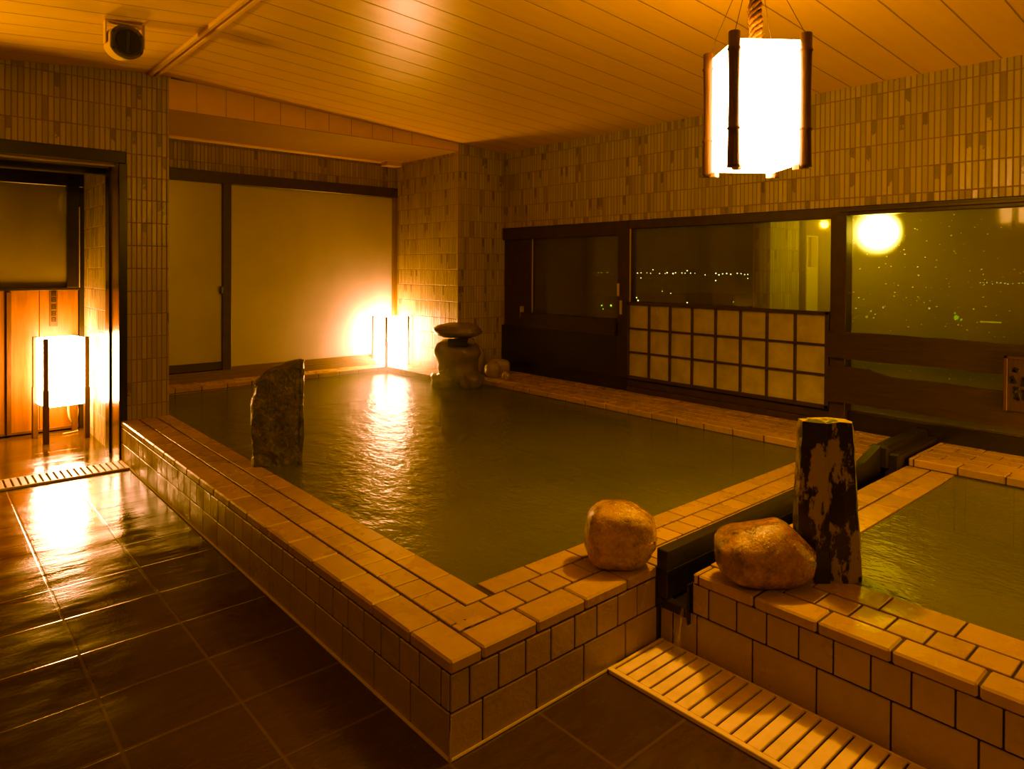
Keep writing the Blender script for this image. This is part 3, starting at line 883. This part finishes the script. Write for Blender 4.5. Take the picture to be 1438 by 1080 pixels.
# stone spout in the far corner
sp = thing('stone_spout', (3.08, 4.02, .28), 'stacked stone water spout with a flat cap stone in front of the corner column', 'spout')
def bodyfn(p):
    t = (p.z+.25)/.5
    k = .95+.28*max(0, t-.35)-.12*math.exp(-((t-.45)/.2)**2)
    p.x *= k; p.y *= k
    return p
mb = MB(); blob(mb, (3.02, 4.0, .53), (.235, .20, .255), 5, .16, 1.8, 4, 2.6, VR, -.98, bodyfn); mb.build('body_stone', M['spoutstone'], sp, True)
mb = MB(); blob(mb, (3.01, 3.985, .865), (.235, .21, .072), 8, .14, 1.6, 4, 2.8, VR, -.9); mb.build('cap_stone', M['spoutstone'], sp, True)
mb = MB(); v = VR@Vector((.02, -.185, 0)); mb.obox((3.02+v.x, 4.0+v.y, .755), (.10, .02, .04), VR, .008); mb.build('outlet_slot', M['ink'], sp)
mb = MB(); v = VR@Vector((.15, -.17, 0)); blob(mb, (3.02+v.x, 4.0+v.y, .765), (.045, .04, .035), 4, .15, 2, 3, 2.2, VR); mb.build('wedge_stone', M['spoutstone'], sp, True)
mb = MB(); v = VR@Vector((-.14, -.02, 0)); blob(mb, (3.02+v.x, 4.0+v.y, .35), (.13, .15, .11), 14, .2, 1.8, 4, 2.3, VR, -.8); mb.build('foot_stone', M['spoutstone'], sp, True)
mb = MB(); v = VR@Vector((.14, -.06, 0)); blob(mb, (3.02+v.x, 4.0+v.y, .36), (.13, .13, .12), 15, .2, 1.8, 4, 2.3, VR, -.8); mb.build('foot_stone', M['spoutstone'], sp, True)
GP = 'small round stones beside the stone spout'
for (x, y, z, hx, hy, hz, sd, lab) in (
        (3.415, 3.905, ZL+.082, .088, .075, .088, 21, 'round pale stone on the window ledge touching the stone spout'),
        (3.625, 4.06, ZL+.082, .135, .085, .088, 22, 'oblong pale stone lying farthest right on the window ledge'),
        (3.42, 4.16, ZL+.155, .075, .07, .155, 23, 'upright stone standing highest behind the round stones, by the corner column'),
        (3.40, 3.665, ZL+.042, .045, .04, .046, 24, 'smallest stone, on the ledge edge nearest the water')):
    mb = MB(); blob(mb, (x, y, z), (hx, hy, hz), sd, .12, 1.5, 4, 2.2, VR, -.92)
    tag(mb.build('stone', M['pebble'], None, True, (x, y, ZL)), lab, 'stone', GP)
mb = MB(); blob(mb, (3.02, 4.0, .0), (.17, .16, .30), 33, .1, 1.5, 3, 3, VR, -.98); mb.build('sunken_base', M['spoutstone'], sp, True)
# leafy sprig at the left of the spout
pl = thing('leafy_sprig', (2.87, 3.93, .30), 'leafy sprig catching the light at the left foot of the stone spout', 'plant')
ml = MB(); mst = MB()
for k in range(15):
    a = R(random.uniform(150, 260)); ln_ = random.uniform(.09, .2); z0 = .31+random.uniform(0, .16)
    p0 = Vector((2.93, 4.0, z0)); d = Vector((math.cos(a), math.sin(a)*.8, random.uniform(-.25, .8))).normalized()
    p1_ = p0+d*ln_*.55; p2_ = p1_+(d+Vector((0, 0, -.9))).normalized()*ln_*.55
    sd = d.cross(Vector((0, 0, 1))).normalized()*.013
    for A, B, wa_, wb_ in ((p0, p1_, .3, 1), (p1_, p2_, 1, .08)):
        ml.quad(A-sd*wa_, A+sd*wa_, B+sd*wb_, B-sd*wb_)
    if k % 3 == 0: mst.tube([(2.90, 4.0, .30), tuple(p0), tuple(p1_)], .004, 5)
lv = ml.build('leaves', M['leaf'], pl); mst.build('stems', M['leaf'], pl)

# ================================================================== WINDOW-SIDE FITTINGS
sh = thing('shoji_screen', (3.86, 1.5, .47), 'low dark lattice screen with pale square panels under the middle window', 'screen')
y0, y1, z0, z1 = .56, 2.445, .478, 1.197
f = MB()
f.box((3.836, y0, z1-.028), (3.868, y1, z1), .003); f.box((3.836, y0, z0), (3.868, y1, z0+.028), .003)
f.box((3.836, y0, z0), (3.868, y0+.030, z1), .003); f.box((3.836, y1-.022, z0), (3.868, y1, z1), .003)
f.build('frame', M['frame'], sh)
f = MB()
for k in range(1, 8):
    yy = y0+.030+(y1-y0-.052)*k/8; f.box((3.840, yy-.010, z0+.02), (3.866, yy+.010, z1-.02), .002)
for k in (1, 2):
    zz = z0+.028+(z1-z0-.056)*k/3; f.box((3.842, y0+.02, zz-.009), (3.864, y1-.02, zz+.009), .002)
f.build('lattice', M['frame'], sh)
MB().box((3.857, y0+.02, z0+.02), (3.860, y1-.015, z1-.02)).build('panel_film', M['shojipaper'], sh)

def plank(name, x, y0, y1, zt, zb, seed, label, th=.035, step=None):
    n = 60; top = []; bot = []
    for i in range(n+1):
        y = y0+(y1-y0)*i/n
        tz = zt+.010*noise.noise(Vector((y*2.2, seed, 0)))+.004*noise.noise(Vector((y*9, seed, 3)))
        bz = zb+.010*noise.noise(Vector((y*2.0, seed, 7)))+.004*noise.noise(Vector((y*8, seed, 5)))
        if step: tz += step(y)
        top.append((y, tz)); bot.append((y, bz))
    mb = MB(); va = []; vb = []
    for (yt, zt_), (yb, zb_) in zip(top, bot):
        va.append((mb.bm.verts.new((x, yb, zb_)), mb.bm.verts.new((x, yt, zt_)))); vb.append((mb.bm.verts.new((x+th, yb, zb_)), mb.bm.verts.new((x+th, yt, zt_))))
    for i in range(n):
        mb.bm.faces.new((va[i][0], va[i+1][0], va[i+1][1], va[i][1])); mb.bm.faces.new((vb[i][0], vb[i][1], vb[i+1][1], vb[i+1][0]))
        mb.bm.faces.new((va[i][1], va[i+1][1], vb[i+1][1], vb[i][1])); mb.bm.faces.new((va[i][0], vb[i][0], vb[i+1][0], va[i+1][0]))
    mb.bm.faces.new((va[0][0], va[0][1], vb[0][1], vb[0][0])); mb.bm.faces.new((va[n][0], vb[n][0], vb[n][1], va[n][1]))
    return tag(mb.build(name, M['plank'], None, False, (x, (y0+y1)/2, zb)), label, 'plank', 'rough planks in front of the windows')
PX = 3.794
plank('wooden_plank', PX, -3.6, .548, 1.058, .872, 1.3, 'upper rough brown plank crossing the right window')
plank('wooden_plank', PX, -3.6, .545, .772, .548, 4.1, 'lower wider rough plank crossing the right window near its sill',
      step=lambda y: .036*max(0, min(1, (y-.17)/.06)) - .012*max(0, min(1, (-.1-y)/.5)))
plank('wooden_plank', 3.838, 2.60, 3.94, 1.018, .862, 8.2, 'short brown plank under the left window')
sg = thing('wooden_sign', (3.775, -.66, .655), 'upright wooden sign board with black brushed characters over the window planks', 'sign')
MB().box((3.768, -.80, .655), (3.793, -.530, .988), .004).build('board', M['signwood'], sg)
f = MB(); f.box((3.757, -.549, .655), (3.77, -.530, .988), .002); f.box((3.757, -.80, .972), (3.77, -.53, .988), .002); f.build('border', M['battenwood'], sg)
for strokes in (((-.590, .905, .016, .014, 20), (-.582, .900, .010, .010, 0)), ((-.578, .845, .012, .024, -25), (-.570, .838, .008, .014, 10)), ((-.627, .84, .010, .03, 5), (-.64, .855, .018, .006, 0)),
                ((-.592, .795, .016, .010, 8), (-.585, .78, .006, .016, 15)), ((-.60, .745, .012, .024, -12), (-.597, .735, .018, .006, 0)), ((-.630, .785, .014, .006, 0), (-.63, .76, .008, .032, 0)), ((-.66, .9, .02, .006, 0), (-.66, .885, .006, .03, 0))):
    f = MB()
    for y, z, hy, hz, a in strokes: f.obox((3.767, y, z), (.003, hy, hz), Matrix.Rotation(R(a), 3, 'X'), .002)
    f.build('character', M['ink'], sg)

# cedar panel in the doorway recess
cp = thing('cedar_panel', (-.8, 5.74, 0), 'cedar board panel with dark battens under the doorway window', 'panel')
f = MB(); x = -2.55
for wd in (.33, .30, .33, .28, .33, .32, .31, .30):
    x1 = min(x+wd, -.05)
    if x1-x > .03: f.box((x, 5.735, .03), (x1-.004, 5.765, 1.292), .002)
    x = x1
f.build('boards', M['panelwood'], cp)
MB().box((-.592, 5.712, .02), (-.555, 5.735, 1.275), .003).build('batten', M['battenwood'], cp)
MB().box((-2.55, 5.728, .015), (-.05, 5.77, .04), .002).build('bottom_rail', M['battenwood'], cp)
npz = thing('name_strip', (-.245, 5.72, 1.0), 'narrow brown vertical strip of characters on the cedar panel', 'sign')
MB().box((-.275, 5.724, .96), (-.215, 5.735, 1.285), .002).build('strip', M['battenwood'], npz)
for zc in (1.255, 1.20, 1.135, 1.075, 1.02):
    f = MB()
    f.box((-.262, 5.720, zc-.014), (-.256, 5.7245, zc+.018)); f.box((-.234, 5.720, zc-.014), (-.228, 5.7245, zc+.018))
    f.box((-.264, 5.720, zc+.014), (-.226, 5.7245, zc+.020)); f.box((-.264, 5.720, zc-.018), (-.226, 5.7245, zc-.012)); f.box((-.257, 5.720, zc-.001), (-.233, 5.7245, zc+.004))
    f.build('character', M['ink'], npz)

# small box under the beam
jb = thing('junction_box', (3.10, 5.42, 2.775), 'small cream junction box under the beam above the back window', 'box')
MB().box((3.0, 5.36, 2.715), (3.20, 5.50, 2.775), .004).build('body', M['box'], jb)
MB().box((2.985, 5.345, 2.768), (3.215, 5.515, 2.7755), .002).build('mount_flange', M['box'], jb)

# ceiling speaker
SPC = Vector((-.235, 3.0, 2.862))
sk = thing('ceiling_speaker', tuple(SPC), 'cream speaker with a round dark grille hanging from the ceiling above the doorway', 'speaker')
SR = Matrix.Rotation(R(9), 3, 'Z') @ Matrix.Rotation(R(4), 3, 'X')
def sp_xf(mb): return mb.xform(Matrix.Translation(SPC) @ SR.to_4x4())
def cutcircle(r, w):
    out = []
    for i in range(48):
        a = i*2*math.pi/48; out.append((max(-w, min(w, r*math.cos(a))), r*math.sin(a)))
    return out
mb = MB(); mb.prism(cutcircle(.097, .088), 'Y', .006, .11); sp_xf(mb); mb.build('housing', M['spk_body'], sk)
mb = MB(); mb.prism(cutcircle(.101, .092), 'Y', -.012, .006); sp_xf(mb); mb.build('front_plate', M['spk_front'], sk)
mb = MB(); n = 40
for r0, r1, ya, yb in ((.074, .086, -.012, -.018), (.066, .074, -.018, -.010)):
    va = [mb.bm.verts.new((r1*math.cos(i*2*math.pi/n), ya, r1*math.sin(i*2*math.pi/n))) for i in range(n)]
    vb = [mb.bm.verts.new((r0*math.cos(i*2*math.pi/n), yb, r0*math.sin(i*2*math.pi/n))) for i in range(n)]
    for i in range(n): mb.bm.faces.new((va[i], va[(i+1) % n], vb[(i+1) % n], vb[i]))
sp_xf(mb); mb.build('rim_ring', M['spk_front'], sk, True)
mb = MB(); mb.prism([(.068*math.cos(i*math.pi/20), .068*math.sin(i*math.pi/20)) for i in range(40)], 'Y', -.0135, -.012)
for k in range(-7, 8):
    x = k*.0088; hh = math.sqrt(max(0, .066**2-x*x))
    wdt = .012 if k == 0 else .0022
    mb.box((x-wdt, -.019, -hh), (x+wdt, -.0135, hh))
sp_xf(mb); mb.build('grille', M['spk_grille'], sk)
for sx in (-1, 1):
    for sz in (-1, 1):
        mb = MB()
        mb.prism([(sx*.078+.007*math.cos(i*math.pi/5), sz*.05+.007*math.sin(i*math.pi/5)) for i in range(10)], 'Y', -.016, -.011)
        sp_xf(mb); mb.build('screw', M['ink'], sk)
mb = MB()
mb.box((-.345, 3.03, ceil_z(-.3)-.012), (-.14, 3.09, ceil_z(-.3)-.002), .002)
mb.box((-.345, 3.03, 2.85), (-.337, 3.09, ceil_z(-.345)), .002); mb.box((-.135, 3.03, 2.85), (-.128, 3.09, ceil_z(-.2)), .002)
mb.tube([(-.20, 3.06, 2.96), (-.19, 3.06, 2.99), (-.16, 3.07, 2.985), (-.15, 3.08, 2.95)], .005, 6)
mb.build('bracket', M['spk_body'], sk)

# ================================================================== OUTSIDE, AT NIGHT
struct(MB().box((5, -120, -14.2), (400, 260, -14)).build('ground', M['night']))
# balcony wing wall outside the middle window
struct(MB().box((3.99, 1.10, -.5), (4.48, 1.25, 2.7)).build('wall_balcony', M['tile']))
struct(MB().box((4.98, 1.10, -.5), (5.6, 1.25, 2.7)).box((4.48, 1.165, -.5), (4.98, 1.25, 2.7)).build('wall_balcony_end', M['plaster']))
op = thing('notice_board', (4.73, 1.13, .6), 'pale narrow board outside, behind the right end of the middle window', 'board')
MB().box((4.63, 1.10, .6), (4.84, 1.16, 1.53), .004).build('board', M['palepanel'], op)
MB().box((4.63, 1.10, 1.53), (4.645, 1.16, 1.80), .002).box((4.825, 1.10, 1.53), (4.84, 1.16, 1.80), .002).box((4.63, 1.10, 1.79), (4.84, 1.16, 1.805), .002).build('rack', M['palepanel'], op)
MB().box((4.50, 1.08, -.5), (4.56, 1.16, 2.7)).build('side_post', M['frame'], op)
lamp = thing('outdoor_lamp', (4.45, .43, 0), 'bright round lamp outside seen through the top left of the wet right window', 'lamp')
mb = MB(); bmesh.ops.create_uvsphere(mb.bm, u_segments=20, v_segments=12, radius=.12); mb.xform(Matrix.Translation((4.45, .43, 1.80)))
mb.build('globe', emit_mat('outdoor_globe', (1, .66, .20), 55), lamp, True)
mb = MB(); mb.tube([(4.50, .43, 1.84), (4.62, .43, 2.0), (4.62, .43, -1.0)], .02, 8); mb.build('post', M['black'], lamp)

def far_dir(px, py):
    rt = Vector((.75016, -.66124, .00493)); up = Vector((.00266, .01048, .99994)); fw = Vector((.66125, .75011, -.00962))
    return rt*(px-719)-up*(py-386.92)+fw*962.28
def city(name, items, mat, label, group=None):
    mb = MB()
    for (px, py, r) in items:
        d = far_dir(px, py); d = d/d.x
        p = Vector((-1.234, -1.673, 1.5))+d*150
        bmesh.ops.create_icosphere(mb.bm, subdivisions=1, radius=r*150/ (d.length and 720), matrix=Matrix.Translation(p))
    o = mb.build(name, mat); tag(o, label, 'lights', group, 'stuff'); return o
cl_ = []
for px in range(884, 1078, 6):
    if random.random() < .9: cl_.append((px+random.uniform(-2, 2), 384+random.uniform(-1.2, 2.0)+(px-884)*.004, random.uniform(.45, .95)))
for px in (900, 917, 945, 965, 1005, 1050, 1063, 1066, 1070): cl_.append((px, 388+random.uniform(-10, 6), random.uniform(.5, .9)))
for px in range(790, 860, 7): cl_.append((px+random.uniform(-2, 2), 383, .45))
for px in range(1375, 1450, 6): cl_.append((px+random.uniform(-2, 2), 398+random.uniform(-1.5, 1), random.uniform(.5, .8)))
for p in ((894, 418, .9), (896, 422, 1.1), (930, 409, .6), (942, 412, .6), (1202, 433, .9), (1223, 437, .8), (1199, 446, .7), (1240, 432, 1.0), (1305, 433, 1.1), (1345, 432, .6), (1030, 424, .5), (965, 425, .8)): cl_.append(p)
city('outside_lights', cl_, emit_mat('far_white_light', (1, .95, .95), 5.0), 'rows of tiny white city lights far outside the windows')
city('outside_lights', [(845, 429, 1.2), (847, 434, .9), (858, 429, 1.5), (1343, 446, 2.4), (1341, 440, .9), (1350, 449, 1.0)], emit_mat('far_green_light', (.55, 1, .12), 4.0), 'greenish harbour lights low outside the windows')
city('outside_lights', [(1217, 445, 1.3), (1206, 508, 1.6), (1292, 516, 1.6), (1382, 596, 1.4)]+[(1378+3*k, 452+.1*k, .9) for k in range(10)], emit_mat('far_warm_light', (1, .7, .2), 3.5), 'warm yellow lights low outside the right window')

# ================================================================== STEAM
m_st, nt, out = new_mat('thin_steam')
co_ = nd(nt, 'ShaderNodeTexCoord'); sp_ = nd(nt, 'ShaderNodeSeparateXYZ'); nt.links.new(co_.outputs['Generated'], sp_.inputs[0])
def fade(v, a, b):
    r_ = nd(nt, 'ShaderNodeMapRange'); r_.interpolation_type = 'SMOOTHSTEP'; r_.inputs[1].default_value = a; r_.inputs[2].default_value = b
    nt.links.new(v, r_.inputs[0]); return r_.outputs[0]
dn = mth(nt, 'MULTIPLY', fade(sp_.outputs[2], 1.0, .0), fade(sp_.outputs[1], .0, .55))
dn = mth(nt, 'MULTIPLY', dn, fade(sp_.outputs[0], .0, .6))
nz = noise_tex(nt, 2.6, 2, .5, vec=co_.outputs['Object'])
dn = mth(nt, 'MULTIPLY', dn, mth(nt, 'MULTIPLY', nz, 1.3))
vs_ = nd(nt, 'ShaderNodeVolumeScatter'); vs_.inputs['Color'].default_value = (.95, .9, .8, 1); vs_.inputs['Anisotropy'].default_value = .35
nt.links.new(dn, vs_.inputs['Density']); nt.links.new(vs_.outputs[0], out.inputs['Volume'])
st = MB().box((1.75, 3.0, .302), (3.235, 5.24, .95)).build('steam', m_st)
tag(st, 'thin steam drifting over the far end of the large bath', 'steam', None, 'stuff')

# ================================================================== LIGHT
def plight(name, loc, col, w, rad):
    l = bpy.data.lights.new(name, 'POINT'); l.color = col; l.energy = w; l.shadow_soft_size = rad
    o = bpy.data.objects.new(name, l); COL.objects.link(o); o.location = loc; return o
sl = bpy.data.lights.new('changing_room_uplight', 'SPOT'); sl.energy = 150; sl.color = (1, .46, .06); sl.spot_size = R(75); sl.spot_blend = .9; sl.shadow_soft_size = .06
so = bpy.data.objects.new('changing_room_uplight', sl); COL.objects.link(so); so.location = (-2.1, 3.35, 2.25)
so.rotation_euler = (Vector((-.45, 2.85, 3.05))-Vector((-2.1, 3.35, 2.25))).to_track_quat('-Z', 'Y').to_euler()

al = bpy.data.lights.new('rear_room_light', 'AREA'); al.shape = 'DISK'; al.size = 1.4; al.energy = 30; al.color = (1, .42, .06)
ao = bpy.data.objects.new('rear_room_light', al); COL.objects.link(ao); ao.location = (-.9, -3.3, 2.85); ao.rotation_euler = (R(20), 0, 0)
pb = bpy.data.lights.new('pendant_bulb', 'SPOT'); pb.energy = 105; pb.color = (1, .47, .14); pb.spot_size = R(150); pb.spot_blend = .5; pb.shadow_soft_size = .045
po_ = bpy.data.objects.new('pendant_bulb', pb); COL.objects.link(po_); po_.location = (PC.x, PC.y, 1.94)
W = bpy.data.worlds.new('night_sky'); SC.world = W; W.use_nodes = True
bg = W.node_tree.nodes['Background']; bg.inputs[0].default_value = (.010, .0078, .001, 1); bg.inputs[1].default_value = 1.0

# ================================================================== CAMERA
cam = bpy.data.cameras.new('camera'); co = bpy.data.objects.new('camera', cam); COL.objects.link(co)
rt = Vector((.75016263, -.66123501, .00492771)); up = Vector((.00266477, .010475, .99994158)); fw = Vector((.66124801, .75010568, -.00961999))
co.matrix_world = Matrix(((rt.x, up.x, -fw.x, -1.23396), (rt.y, up.y, -fw.y, -1.67272), (rt.z, up.z, -fw.z, 1.5), (0, 0, 0, 1)))
cam.sensor_fit = 'HORIZONTAL'; cam.sensor_width = 36; cam.lens = 36*962.2758/1438
cam.shift_x = 0.0; cam.shift_y = -(540-386.92)/1438
cam.clip_end = 1000; cam.clip_start = .05
SC.camera = co
SC.view_settings.view_transform = 'Standard'
SC.view_settings.look = 'None'
SC.view_settings.exposure = 0.0
SC.view_settings.use_curve_mapping = True          # tungsten grade: shadows and mid-tones lose their blue
cm = SC.view_settings.curve_mapping
bc = cm.curves[2]
bc.points.new(.065, .010); bc.points.new(.26, .22)
cm.update()
SC.cycles.use_denoising = True
SC.cycles.max_bounces = 6
SC.cycles.volume_max_steps = 32
SC.cycles.volume_step_rate = 3.0
SC.cycles.volume_bounces = 0
for o in bpy.data.objects:
    if '_base' in o: del o['_base']
